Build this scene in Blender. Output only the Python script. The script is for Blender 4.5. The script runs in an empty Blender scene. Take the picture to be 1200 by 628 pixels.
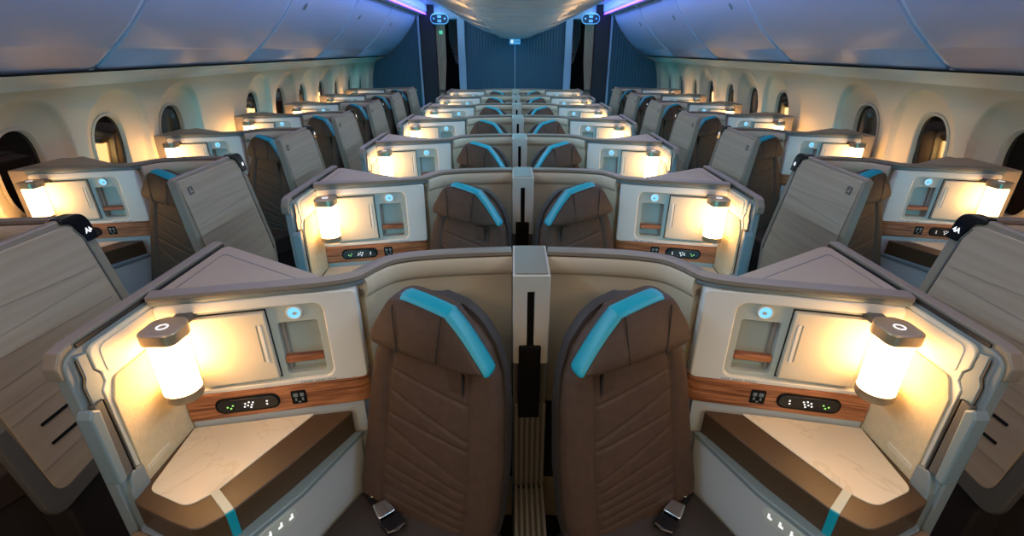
import bpy, bmesh, math, random
from math import sin, cos, pi, radians, atan, atan2, sqrt, exp
from mathutils import Vector

random.seed(7)
SC = bpy.context.scene
COL = SC.collection

# ------------------------------------------------------------------ camera, light, exposure
PITCH = 24.49
cam_d = bpy.data.cameras.new('camera'); cam = bpy.data.objects.new('camera', cam_d); COL.objects.link(cam)
cam.location = (-0.054, 0.0, 1.71); cam.rotation_euler = (radians(90 - PITCH), 0, 0)
cam_d.sensor_width = 36; cam_d.lens = 562 / 1200 * 36; cam_d.clip_start = 0.02
SC.camera = cam
SC.view_settings.view_transform = 'Standard'; SC.view_settings.look = 'None'
SC.view_settings.gamma = 1; SC.view_settings.use_curve_mapping = False
SC.view_settings.exposure = 0.0

LAMP_EMIT = 19.0        # bedside lamps
COVE_EMIT = 6.0         # purple LED strip along the ceiling cove
w = bpy.data.worlds.new('world'); SC.world = w; w.use_nodes = True
w.node_tree.nodes['Background'].inputs[0].default_value = (0.55, 0.60, 0.60, 1)
w.node_tree.nodes['Background'].inputs[1].default_value = 0.045

def area(name, loc, rot, sx, sy, col, power, spread=180):
    l = bpy.data.lights.new(name, 'AREA'); l.shape = 'RECTANGLE'; l.size = sx; l.size_y = sy
    l.color = col; l.energy = power; l.spread = radians(spread)
    o = bpy.data.objects.new(name, l); COL.objects.link(o); o.location = loc; o.rotation_euler = rot
    return o
# unseen added fills: blue thrown on the side bins, pale on the centre bins
for sx in (-1, 1):
    area('side_bin_fill', (sx*1.02, 4.3, 2.40), (0, radians(sx*-80), 0), 0.06, 10.5, (0.18, 0.42, 1.0), 15, 56)
    area('centre_bin_fill', (sx*1.50, 4.3, 2.36), (0, radians(sx*66), 0), 0.06, 10.5, (0.50, 0.78, 1.0), 34, 90)
    area('ceiling_cove_light', (sx*1.50, 5.3, 2.30), (0, radians(sx*-160), 0), 0.04, 8.4, (0.08, 0.20, 1.0), 5)
    area('aisle_ceiling_wash', (sx*1.25, 4.3, 2.42), (0, 0, 0), 0.2, 9.0, (1.0, 0.82, 0.62), 24)
    # stand-in for the unseen screen before the nearest seats; its console is not modelled
    area('screen_light', (sx*.70, .21, .95), (radians(90), 0, radians(sx*28)), .38, .22, (0.05, 0.60, 0.85), 0.9)
# added cyan fill below the centre bins, tints posts and rails; no strip there
area('cyan_centre_fill', (0.0, 5.8, 1.86), (0, 0, 0), 0.05, 6.6, (0.12, 0.66, 1.0), 11)
# added warm key light behind the camera, standing in for forward cabin lights
area('forward_key_light', (0.0, -0.9, 2.35), (radians(48), 0, 0), 2.4, 0.4, (1.0, 0.70, 0.40), 41)

# ------------------------------------------------------------------ materials
M = {}
def mat(name, col, rough=0.5, metal=0.0, emit=None, es=0.0, spec=0.5, coat=0.0, noise=None, bump=None, trans=0.0):
    m = bpy.data.materials.new(name); m.use_nodes = True; nt = m.node_tree
    b = nt.nodes['Principled BSDF']
    b.inputs['Base Color'].default_value = (*col, 1); b.inputs['Roughness'].default_value = rough
    b.inputs['Metallic'].default_value = metal; b.inputs['Specular IOR Level'].default_value = spec
    b.inputs['Coat Weight'].default_value = coat
    b.inputs['Transmission Weight'].default_value = trans
    if emit:
        b.inputs['Emission Color'].default_value = (*emit, 1); b.inputs['Emission Strength'].default_value = es
    tc = nt.nodes.new('ShaderNodeTexCoord')
    if noise:
        sc, amt = noise
        n = nt.nodes.new('ShaderNodeTexNoise'); n.inputs['Scale'].default_value = sc; n.inputs['Detail'].default_value = 4
        nt.links.new(tc.outputs['Object'], n.inputs['Vector'])
        r = nt.nodes.new('ShaderNodeValToRGB')
        r.color_ramp.elements[0].position = 0.3; r.color_ramp.elements[1].position = 0.7
        r.color_ramp.elements[0].color = (*[c*(1-amt) for c in col], 1); r.color_ramp.elements[1].color = (*[min(1, c*(1+amt)) for c in col], 1)
        nt.links.new(n.outputs['Fac'], r.inputs['Fac']); nt.links.new(r.outputs['Color'], b.inputs['Base Color'])
    if bump:
        sc, st = bump
        n = nt.nodes.new('ShaderNodeTexNoise'); n.inputs['Scale'].default_value = sc; n.inputs['Detail'].default_value = 3
        nt.links.new(tc.outputs['Object'], n.inputs['Vector'])
        bp = nt.nodes.new('ShaderNodeBump'); bp.inputs['Strength'].default_value = st; bp.inputs['Distance'].default_value = 0.002
        nt.links.new(n.outputs['Fac'], bp.inputs['Height']); nt.links.new(bp.outputs['Normal'], b.inputs['Normal'])
    M[name] = m
    return m

mat('white_plastic', (0.66, 0.65, 0.60), 0.38)
mat('cool_plastic', (0.40, 0.42, 0.42), 0.45, bump=(400, .1))
mat('inset_grey', (0.42, 0.46, 0.42), 0.45)
mat('door_cream', (0.60, 0.54, 0.42), 0.42)
mat('divider_beige', (0.47, 0.40, 0.28), 0.55, noise=(3, .04))
mat('rail_lip', (0.54, 0.46, 0.33), 0.45)
mat('rail_grey', (0.19, 0.155, 0.115), 0.42, bump=(300, .1))
mat('tray_mauve', (0.30, 0.232, 0.160), 0.5, bump=(250, .15))
mat('frame_blue_grey', (0.16, 0.205, 0.215), 0.4)
mat('fabric_panel', (0.56, 0.44, 0.26), 0.8, noise=(60, .06), bump=(180, .5))
mat('leather_brown', (0.062, 0.034, 0.021), 0.6, spec=.3, noise=(40, .12), bump=(500, .25))
mat('leather_dark', (0.026, 0.017, 0.013), 0.65, bump=(500, .25))
mat('leather_arm', (0.062, 0.034, 0.015), 0.40, bump=(500, .2))
mat('seam_black', (0.010, 0.009, 0.009), 0.6)
mat('teal_trim', (0.0, 0.25, 0.32), 0.45, bump=(400, .1))
mat('pale_strap', (0.45, 0.48, 0.38), 0.5)
mat('black_gloss', (0.006, 0.006, 0.008), 0.12)
mat('black_matte', (0.004, 0.004, 0.004), 0.8, spec=.2)
mat('chrome', (0.75, 0.74, 0.72), 0.18, metal=1.0)
mat('brushed_metal', (0.40, 0.30, 0.19), 0.34, metal=0.55)
mat('lamp_glow', (1, .9, .75), 0.4, emit=(1.0, 0.55, 0.20), es=LAMP_EMIT)
mat('screen_glow', (0.05, 0.2, 0.3), 0.3, emit=(0.03, 0.56, 0.85), es=8.5)
mat('light_disc', (0.1, 0.3, 0.4), 0.3, emit=(0.22, 0.66, 1.0), es=0.95)
mat('white_mark', (0.8, 0.8, 0.8), 0.4, emit=(1, 1, 1), es=0.7)
mat('green_mark', (0.3, 0.8, 0.2), 0.4, emit=(0.35, 0.9, 0.15), es=0.6)
mat('glow_green', (0.2, 0.8, 0.5), 0.4, emit=(0.10, 0.85, 0.40), es=0.5)
mat('led_purple', (0.3, 0.2, 1), 0.4, emit=(0.16, 0.05, 1.0), es=COVE_EMIT)
mat('sign_blue', (0.2, 0.5, 0.8), 0.4, emit=(0.10, 0.42, 0.80), es=0.5)
mat('sign_dark', (0.01, 0.05, 0.09), 0.4)
mat('wall_cream', (0.72, 0.60, 0.41), 0.5, bump=(200, .06))
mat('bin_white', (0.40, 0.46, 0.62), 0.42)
mat('bin_centre', (0.48, 0.56, 0.66), 0.22)  # bluish base carries the cool light missing on the undersides
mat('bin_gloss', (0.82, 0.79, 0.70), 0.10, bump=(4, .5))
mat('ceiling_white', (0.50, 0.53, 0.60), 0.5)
mat('carpet', (0.014, 0.009, 0.008), 0.95, noise=(120, .4), bump=(300, .8))
mat('seat_base', (0.018, 0.012, 0.011), 0.7)
mat('wing_frame', (0.225, 0.185, 0.135), 0.45)
mat('wing_dark', (0.085, 0.080, 0.070), 0.5)
mat('bulkhead_blue', (0.030, 0.085, 0.125), 0.55)
mat('bulkhead_pale', (0.34, 0.46, 0.56), 0.5)
mat('bulkhead_dark', (0.022, 0.018, 0.024), 0.5)
mat('curtain_beige', (0.60, 0.46, 0.32), 0.8)
mat('window_dark', (0.012, 0.008, 0.006), 0.06, spec=0.7)
mat('window_rim', (0.62, 0.53, 0.39), 0.45)
mat('fairing_bronze', (0.20, 0.13, 0.075), 0.35)
mat('floor_rib', (0.15, 0.14, 0.125), 0.4)  # base darkened for the shade low between the seats
mat('pocket_taupe', (0.34, 0.30, 0.27), 0.5)

mat('frame_mid', (0.17, 0.195, 0.195), 0.42)
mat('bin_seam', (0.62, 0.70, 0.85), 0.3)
def wood():
    m = mat('walnut', (0.22, 0.085, 0.035), 0.35); nt = m.node_tree; b = nt.nodes['Principled BSDF']
    tc = nt.nodes.new('ShaderNodeTexCoord'); mp = nt.nodes.new('ShaderNodeMapping'); mp.inputs['Scale'].default_value = (2.5, 2.5, 45)
    n = nt.nodes.new('ShaderNodeTexNoise'); n.inputs['Scale'].default_value = 2.2; n.inputs['Detail'].default_value = 6; n.inputs['Distortion'].default_value = 1.2
    r = nt.nodes.new('ShaderNodeValToRGB'); e = r.color_ramp.elements
    e[0].position = .32; e[0].color = (0.150, 0.046, 0.018, 1); e[1].position = .68; e[1].color = (0.52, 0.200, 0.080, 1)
    nt.links.new(tc.outputs['Object'], mp.inputs[0]); nt.links.new(mp.outputs[0], n.inputs['Vector'])
    nt.links.new(n.outputs['Fac'], r.inputs[0]); nt.links.new(r.outputs[0], b.inputs['Base Color'])
wood()
def marble():
    m = mat('marble', (0.60, 0.54, 0.42), 0.22); nt = m.node_tree; b = nt.nodes['Principled BSDF']
    tc = nt.nodes.new('ShaderNodeTexCoord')
    n = nt.nodes.new('ShaderNodeTexNoise'); n.inputs['Scale'].default_value = 3.0; n.inputs['Detail'].default_value = 8; n.inputs['Distortion'].default_value = 1.6
    r = nt.nodes.new('ShaderNodeValToRGB'); e = r.color_ramp.elements
    e[0].position = .485; e[0].color = (0.62, 0.56, 0.44, 1); e[1].position = .515; e[1].color = (0.62, 0.56, 0.44, 1)
    x = e.new(.50); x.color = (0.55, 0.48, 0.36, 1)
    nt.links.new(tc.outputs['Object'], n.inputs['Vector']); nt.links.new(n.outputs['Fac'], r.inputs[0]); nt.links.new(r.outputs[0], b.inputs['Base Color'])
marble()
def wingfab():
    m = mat('wing_fabric', (0.36, 0.315, 0.265), 0.75, spec=.25); nt = m.node_tree; b = nt.nodes['Principled BSDF']
    tc = nt.nodes.new('ShaderNodeTexCoord'); mp = nt.nodes.new('ShaderNodeMapping')
    mp.inputs['Scale'].default_value = (1, 1.2, 34)
    n = nt.nodes.new('ShaderNodeTexNoise'); n.inputs['Scale'].default_value = 1.0; n.inputs['Detail'].default_value = 5
    nt.links.new(tc.outputs['Object'], mp.inputs[0]); nt.links.new(mp.outputs[0], n.inputs['Vector'])
    r = nt.nodes.new('ShaderNodeValToRGB'); e = r.color_ramp.elements
    e[0].position = .25; e[0].color = (0.290, 0.222, 0.158, 1); e[1].position = .75; e[1].color = (0.365, 0.290, 0.212, 1)
    nt.links.new(n.outputs['Fac'], r.inputs[0]); nt.links.new(r.outputs[0], b.inputs['Base Color'])
    bp = nt.nodes.new('ShaderNodeBump'); bp.inputs['Strength'].default_value = .5; bp.inputs['Distance'].default_value = .004
    nt.links.new(n.outputs['Fac'], bp.inputs['Height']); nt.links.new(bp.outputs['Normal'], b.inputs['Normal'])
wingfab()
def pleats():
    nt = M['bulkhead_blue'].node_tree; b = nt.nodes['Principled BSDF']
    tc = nt.nodes.new('ShaderNodeTexCoord'); wv = nt.nodes.new('ShaderNodeTexWave'); wv.inputs['Scale'].default_value = 6; wv.bands_direction = 'X'
    nt.links.new(tc.outputs['Object'], wv.inputs['Vector'])
    bp = nt.nodes.new('ShaderNodeBump'); bp.inputs['Strength'].default_value = .35; bp.inputs['Distance'].default_value = .01
    nt.links.new(wv.outputs['Fac'], bp.inputs['Height']); nt.links.new(bp.outputs['Normal'], b.inputs['Normal'])
pleats()

# ------------------------------------------------------------------ mesh helpers
def ident(p): return p
class MB:
    """collects shapes, links them as ONE mesh object"""
    def __init__(s): s.v = []; s.f = []
    def add(s, vs, fs, fn=ident):
        k = len(s.v); s.v += [tuple(fn(p)) for p in vs]; s.f += [[i + k for i in f] for f in fs]; return s
    def box(s, x0, x1, y0, y1, z0, z1, fn=ident):
        vs = [(x, y, z) for z in (z0, z1) for y in (y0, y1) for x in (x0, x1)]
        return s.add(vs, [[0,2,3,1],[4,5,7,6],[0,1,5,4],[2,6,7,3],[0,4,6,2],[1,3,7,5]], fn)
    def prism(s, poly, a, b, axes='xyz', fn=ident):
        """poly in the first two axes, extruded a..b along the third"""
        n = len(poly)
        if sum(poly[i][0]*poly[(i+1) % n][1] - poly[(i+1) % n][0]*poly[i][1] for i in range(n)) < 0: poly = poly[::-1]
        def mk(p, c):
            d = {axes[0]: p[0], axes[1]: p[1], axes[2]: c}; return (d['x'], d['y'], d['z'])
        vs = [mk(p, a) for p in poly] + [mk(p, b) for p in poly]
        fs = [list(range(n))[::-1], list(range(n, 2*n))] + [[i, (i+1) % n, n + (i+1) % n, n + i] for i in range(n)]
        return s.add(vs, fs, fn)
    def rings(s, rs, closed=True, cap=True, fn=ident):
        n = len(rs[0]); vs = [p for r in rs for p in r]; fs = []
        for j in range(len(rs) - 1):
            for i in range(n if closed else n - 1):
                a = j*n + i; b = j*n + (i+1) % n; fs.append([a, b, b + n, a + n])
        if cap and closed: fs += [list(range(n))[::-1], list(range((len(rs)-1)*n, len(rs)*n))]
        return s.add(vs, fs, fn)
    def ringplate(s, A, B, w0, w1, fn=ident):
        """flat plate between outline A and hole B (same point count), thickness w0..w1 on the middle axis"""
        n = len(A)
        vs = [(p[0], w0, p[1]) for p in A] + [(p[0], w0, p[1]) for p in B] + [(p[0], w1, p[1]) for p in A] + [(p[0], w1, p[1]) for p in B]
        fs = []
        for i in range(n):
            j = (i+1) % n
            fs += [[i, j, n+j, n+i], [2*n+i, 3*n+i, 3*n+j, 2*n+j], [i, 2*n+i, 2*n+j, j], [n+i, n+j, 3*n+j, 3*n+i]]
        return s.add(vs, fs, fn)
    def tube(s, pts, r, n=8, fn=ident):
        rs = []
        for i, p in enumerate(pts):
            a = Vector(pts[max(i-1, 0)]); b = Vector(pts[min(i+1, len(pts)-1)]); t = (b - a).normalized()
            u = t.cross(Vector((0, 0, 1)));
            if u.length < 1e-3: u = Vector((1, 0, 0))
            u.normalize(); v = t.cross(u)
            rr = r[i] if isinstance(r, (list, tuple)) else r
            rs.append([tuple(Vector(p) + rr*(u*cos(2*pi*k/n) + v*sin(2*pi*k/n))) for k in range(n)])
        return s.rings(rs, fn=fn)
    def lathe(s, prof, c, n=32, fn=ident):
        rs = [[(c[0] + r*cos(2*pi*k/n), c[1] + r*sin(2*pi*k/n), c[2] + z) for k in range(n)] for r, z in prof]
        return s.rings(rs, fn=fn)
    def build(s, name, m, parent=None, off=(0,0,0), mir=1, bevel=0.0, seg=2, sub=0, ang=40):
        me = bpy.data.meshes.new(name)
        vs = [((p[0]-off[0])*mir, p[1]-off[1], p[2]-off[2]) for p in s.v]
        me.from_pydata(vs, [], s.f); me.update()
        bm = bmesh.new(); bm.from_mesh(me)
        bmesh.ops.recalc_face_normals(bm, faces=bm.faces[:])
        bm.to_mesh(me); bm.free()
        me.materials.append(M[m] if isinstance(m, str) else m)
        me.polygons.foreach_set('use_smooth', [True]*len(me.polygons))
        if ang: me.set_sharp_from_angle(angle=radians(ang))
        o = bpy.data.objects.new(name, me); COL.objects.link(o)
        if parent is not None: o.parent = parent
        if bevel:
            b = o.modifiers.new('bevel', 'BEVEL'); b.width = bevel; b.segments = seg; b.limit_method = 'ANGLE'; b.angle_limit = radians(35)
            b.harden_normals = False
        if sub:
            q = o.modifiers.new('sub', 'SUBSURF'); q.levels = sub; q.render_levels = sub
        return o

def rrect(x0, x1, y0, y1, r, n=5):
    pts = []
    for cx, cy, a0 in ((x1-r, y1-r, 0), (x0+r, y1-r, 90), (x0+r, y0+r, 180), (x1-r, y0+r, 270)):
        for k in range(n+1):
            a = radians(a0 + 90*k/n); pts.append((cx + r*cos(a), cy + r*sin(a)))
    return pts
def rpoly(P, r, n=5):
    """round the corners of a polygon; r is one radius or one per corner"""
    out = []; N = len(P)
    for i, p in enumerate(P):
        rr = r[i] if isinstance(r, (list, tuple)) else r
        a = Vector(P[i-1]) - Vector(p); b = Vector(P[(i+1) % N]) - Vector(p)
        if rr <= 0: out.append(tuple(p)); continue
        ang = a.angle(b); d = min(rr / math.tan(ang/2), a.length*.48, b.length*.48)
        p0 = Vector(p) + a.normalized()*d; p1 = Vector(p) + b.normalized()*d; q = Vector(p)
        for k in range(n+1):
            t = k/n; out.append(tuple(p0*(1-t)**2 + q*2*t*(1-t) + p1*t*t))
    return out
def smooth(P, n=8):
    out = []
    for i in range(len(P)-1):
        p0 = Vector(P[max(i-1, 0)]); p1 = Vector(P[i]); p2 = Vector(P[i+1]); p3 = Vector(P[min(i+2, len(P)-1)])
        for k in range(n):
            t = k/n
            out.append(tuple(0.5*((2*p1) + (-p0+p2)*t + (2*p0-5*p1+4*p2-p3)*t*t + (-p0+3*p1-3*p2+p3)*t**3)))
    out.append(tuple(P[-1])); return out
def sweep(mb, path, prof, fn=ident):
    """path in plan; prof = (outward offset towards the camera, z)"""
    rs = []
    for i, p in enumerate(path):
        a = Vector(path[max(i-1, 0)]); b = Vector(path[min(i+1, len(path)-1)]); t = (b-a).normalized(); nn = Vector((t.y, -t.x))
        rs.append([(p[0] + nn.x*o, p[1] + nn.y*o, z) for o, z in prof])
    return mb.rings(rs, fn=fn)

def empty(name, loc, label=None, cat=None, group=None):
    o = bpy.data.objects.new(name, None); COL.objects.link(o); o.location = loc; o.empty_display_size = .1
    tag(o, label, cat, group); return o
def tag(o, label=None, cat=None, group=None, kind=None):
    if label: o['label'] = label
    if cat: o['category'] = cat
    if group: o['group'] = group
    if kind: o['kind'] = kind
    return o
def copy_tree(root, delta, label, group=None):
    def cp(o, par):
        c = o.copy(); COL.objects.link(c)
        if par is not None: c.parent = par
        for ch in o.children: cp(ch, c)
        return c
    c = cp(root, None); c.location = (root.location[0]+delta[0], root.location[1]+delta[1], root.location[2]+delta[2])
    c['label'] = label
    if group: c['group'] = group
    return c
def text_mesh(name, s, size, m, parent, fn, mirror=1, ext=0.0006):
    cu = bpy.data.curves.new(name, 'FONT'); cu.body = s; cu.size = size; cu.extrude = ext; cu.align_x = 'CENTER'; cu.align_y = 'CENTER'; cu.offset = size*.02
    o = bpy.data.objects.new(name, cu); COL.objects.link(o)
    bpy.context.view_layer.update()
    me = bpy.data.meshes.new_from_object(o.evaluated_get(bpy.context.evaluated_depsgraph_get()))
    bpy.data.objects.remove(o); bpy.data.curves.remove(cu)
    for v in me.vertices: v.co = fn(v.co)
    me.materials.clear(); me.materials.append(M[m])
    o = bpy.data.objects.new(name, me); COL.objects.link(o); o.parent = parent
    return o

# ------------------------------------------------------------------ the setting
YF, YB = -1.6, 9.6
mb = MB(); mb.box(-3.0, 3.0, YF, 12.6, -0.08, 0.0); tag(mb.build('floor', 'carpet'), kind='structure')

WIN_Y = [2.62 + .64*k for k in (0, 1, 2, 4, 5, 6, 7, 8, 9, 10)]
WZ = 1.085
def wall_x(z):
    # gently curved sidewall
    if z > 1.0: return 2.66 - 0.30*(z-1.0)**2 * 1.2
    return 2.66 - 0.10*(1.0-z)**2
def win_off(y, z):
    """outward offset of the scoop around each window and whether inside the hole"""
    best = 0.0; hole = False
    for wy in WIN_Y:
        if abs(y-wy) > .34: continue
        dy = (y-wy); dz = z-WZ
        r_in = (abs(dy/.135)**2.6 + abs(dz/.232)**2.6)**(1/2.6)
        dzo = z-(WZ+.02)
        r_out = (abs(dy/.272)**2.3 + abs(dzo/(.365 if dzo > 0 else .42))**2.3)**(1/2.3)
        if r_in < 1.0: hole = True
        if r_out < 1:
            # 0 at the scoop's rim, 1 at the hole
            ti = max(0.0, (1-r_out) / max(1e-4, (1-r_out) + (r_in-1)*.5)) if r_in > 1 else 1.0
            best = max(best, 0.030*min(1, ti/.10) + 0.060*ti)
    return best, hole
for sx, nm in ((-1, 'wall_left'), (1, 'wall_right')):
    mb = MB(); dy, dz = .011, .0125; ys = []; y = YF
    while y < 2.2: ys.append(y); y += .15
    y = 2.2
    while y < YB: ys.append(y); y += dy if y < 5.6 else .02
    ys.append(YB); zs = [0, .2, .4, .6] + [.64 + dz*k for k in range(73)]
    idx = {}; vs = []; fs = []; hol = {}
    for i, y in enumerate(ys):
        for j, z in enumerate(zs):
            o_, h = win_off(y, z); idx[i, j] = len(vs); vs.append((sx*(wall_x(z)+o_), y, z)); hol[i, j] = h
    for i in range(len(ys)-1):
        for j in range(len(zs)-1):
            q = [(i, j), (i+1, j), (i+1, j+1), (i, j+1)]
            if any(hol[k] for k in q): continue
            fs.append([idx[k] for k in q])
    mb.add(vs, fs); o = mb.build(nm, 'wall_cream', ang=50); tag(o, kind='structure')
    # vertical joints between sidewall panels
    for k, yj in enumerate((2.95 - .0, 4.55, 6.12)):
        pass
wn = 0
for sx in (-1, 1):
    for wy in WIN_Y:
        wn += 1
        # frame = oval rim pressed into the scoop; pane = dark acrylic just behind
        def sup(a, b, y0, z0, n=48, e=2.6):
            out = []
            for k in range(n):
                t = 2*pi*k/n; c, s_ = cos(t), sin(t)
                out.append((y0 + a*abs(c)**(2/e)*(1 if c > 0 else -1), z0 + b*abs(s_)**(2/e)*(1 if s_ > 0 else -1)))
            return out
        mb = MB(); rs = []
        for a, b, d in ((.151, .248, .076), (.139, .236, .072), (.134, .231, .078), (.130, .227, .112), (.152, .249, .112)):
            rs.append([(sx*(wall_x(z)+d), y, z) for y, z in sup(a, b, wy, WZ)])
        rs.append(rs[0]); mb.rings(rs, cap=False)
        fr = mb.build('window_%d' % wn, 'window_rim', off=(sx*2.66, wy, WZ), ang=60); fr.location = (sx*2.66, wy, WZ); tag(fr, kind='structure')
        mb = MB(); ring = [(sx*(wall_x(z)+.106), y, z) for y, z in sup(.148, .245, wy, WZ)]
        ring2 = [(x+sx*.006, y, z) for x, y, z in ring]
        mb.rings([ring, ring2]); mb.build('pane', 'window_dark', fr, off=(sx*2.66, wy, WZ))

# ceiling above the aisles and above the centre bins
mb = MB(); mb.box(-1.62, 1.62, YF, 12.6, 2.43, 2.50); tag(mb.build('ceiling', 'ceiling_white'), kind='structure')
for sx, nm in ((-1, 'left'), (1, 'right')):
    # service strip between the bins and the sidewall
    mb = MB(); P = [(2.36, 1.600), (2.42, 1.578), (2.52, 1.545), (2.585, 1.50), (2.60, 1.485), (2.72, 1.49), (2.72, 1.62), (2.36, 1.62)]
    mb.rings([[(sx*x, y, z) for x, z in P] for y in (YF, YB)]); tag(mb.build('trim_service_strip_%s' % nm, 'bin_gloss', ang=50), kind='structure')
    mb = MB(); mb.box(sx*2.33, sx*2.365, YF, YB, 1.597, 1.607) if sx > 0 else mb.box(-2.365, -2.33, YF, YB, 1.597, 1.607)
    tag(mb.build('trim_dark_gap_%s' % nm, 'black_matte'), kind='structure')
    # cove: vent band, led strip, ceiling edge
    P = [(1.735, 2.255), (1.66, 2.275), (1.60, 2.285), (1.56, 2.33), (1.56, 2.44), (1.80, 2.44), (1.80, 2.29)]
    mb = MB(); mb.rings([[(sx*x, y, z) for x, z in P] for y in (YF, YB)]); tag(mb.build('trim_cove_%s' % nm, 'ceiling_white', ang=30), kind='structure')
    mb = MB(); a, b = sorted((sx*1.575, sx*1.61)); mb.box(a, b, YF, YB, 2.276, 2.290)
    tag(mb.build('trim_led_strip_%s' % nm, 'led_purple'), kind='structure')

# ---- overhead bins along the sides
PR = smooth([(1.74, 2.29), (1.80, 2.15), (1.91, 2.00), (2.05, 1.845), (2.19, 1.725), (2.30, 1.640), (2.35, 1.606)], 5)
cuts = [-.40, 1.22, 2.84, 4.46, 6.08, 7.70, 9.56]
words = ['nearest', 'second', 'third', 'fourth', 'fifth', 'farthest']
for sx, sd in ((-1, 'left'), (1, 'right')):
    for k in range(6):
        y0, y1 = cuts[k]+.016, cuts[k+1]-.016; yc = (y0+y1)/2
        r = empty('overhead_bin', (sx*2.0, yc, 1.606), 'closed pale overhead bin above the %s windows, %s from the camera' % (sd, words[k]), 'overhead bin', 'overhead bins along the sides')
        mb = MB(); outer = [(sx*x, z) for x, z in PR] + [(sx*2.70, 1.622), (sx*2.70, 2.29)]
        e = .018
        inn = [(sx*(x+.02), z+.012) for x, z in PR] + [(sx*2.70, 1.63), (sx*2.70, 2.28)]
        R_ = [[(x, y, z) for x, z in q] for q, y in ((inn, y0), (outer, y0+e*.7), (outer, y1-e*.7), (inn, y1))]
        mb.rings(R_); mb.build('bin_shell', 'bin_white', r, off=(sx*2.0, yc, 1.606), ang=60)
        mb = MB(); ps = [(sx*(x+.010), z+.007) for x, z in PR] + [(sx*(x+.03), z+.02) for x, z in PR[::-1]]
        mb.rings([[(x, y, z) for x, z in ps] for y in (y1-.001, y1+.033)]); mb.build('seam_trim', 'bin_seam', r, off=(sx*2.0, yc, 1.606), ang=50)
        # latch: small oval handle
        yl = y0+.30; mb = MB(); cx, cz = 1.862, 2.055; nx, nz = -.80, -.60
        def lf(p, cx=cx, cz=cz, nx=nx, nz=nz, yl=yl, sx=sx):
            return (sx*(cx + nx*p[2] - nz*p[1]), yl+p[0], cz + nz*p[2] + nx*p[1])
        mb.prism([(.018*cos(t*pi/10), .030*sin(t*pi/10)) for t in range(20)], -.002, .006, fn=lf)
        mb.build('latch', 'frame_blue_grey', r, off=(sx*2.0, yc, 1.606), bevel=.002)
        if k >= 1:
            mb = MB()
            n = 9
            for q in range(n):
                a = y0+.05+q*(y1-y0-.1)/n
                x0, x1 = sorted((sx*1.690, sx*1.712)); mb.box(x0, x1, a, a+(y1-y0-.1)/n-.03, 2.262, 2.2665)
            v = mb.build('air_grille', 'black_matte', r, off=(sx*2.0, yc, 1.606))
            v['kind'] = 'stuff'

# ---- centre bins
CP = smooth([(0, 1.900), (.14, 1.906), (.27, 1.925), (.5, 1.985), (.72, 2.085), (.88, 2.20), (.95, 2.32), (.96, 2.43)], 5)
full = [(-x, z) for x, z in CP[::-1]][:-1] + CP
ccuts = [1.0, 2.6, 4.2, 5.8, 7.4, 9.54]; cw = ['nearest', 'second', 'third', 'fourth', 'farthest']
ccuts[0] = -.3
for k in range(5):
    y0, y1 = ccuts[k]+.004, ccuts[k+1]-.004; yc = (y0+y1)/2
    r = empty('overhead_bin', (0, yc, 1.90), 'closed central overhead bin over the divider posts, %s from the camera' % cw[k], 'overhead bin', 'overhead bins down the middle')
    inn = [(x*.99, z+.008) for x, z in full]
    mb = MB(); mb.rings([[(x, y, z) for x, z in q] for q, y in ((inn, y0), (full, y0+.012), (full, y1-.012), (inn, y1))])
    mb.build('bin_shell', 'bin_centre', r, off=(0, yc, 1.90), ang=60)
    # raised central underside panel with cross ribs and two long light seams
    mb = MB(); n = int((y1-y0)/.38); rs = []
    xs = [-.27+.54*i/14 for i in range(15)]
    def cz(x): return 1.900+.25*abs(x)**2*1.35
    for i in range(n*8+1):
        y = y0+.01+(y1-y0-.02)*i/(n*8); ph = (i % 8)/8
        d = .008+.020*sin(pi*ph)
        rs.append([(x, y, cz(x)-d) for x in xs] + [(x, y, cz(x)+.003) for x in xs[::-1]])
    mb.rings(rs); mb.build('underside_panel', 'bin_centre', r, off=(0, yc, 1.90), ang=70)
    for s_ in (-1, 1):
        mb = MB(); mb.box(min(s_*.272, s_*.282), max(s_*.272, s_*.282), y0, y1, 1.910, 1.922); mb.build('edge_seam', 'white_plastic', r, off=(0, yc, 1.90))

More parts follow.
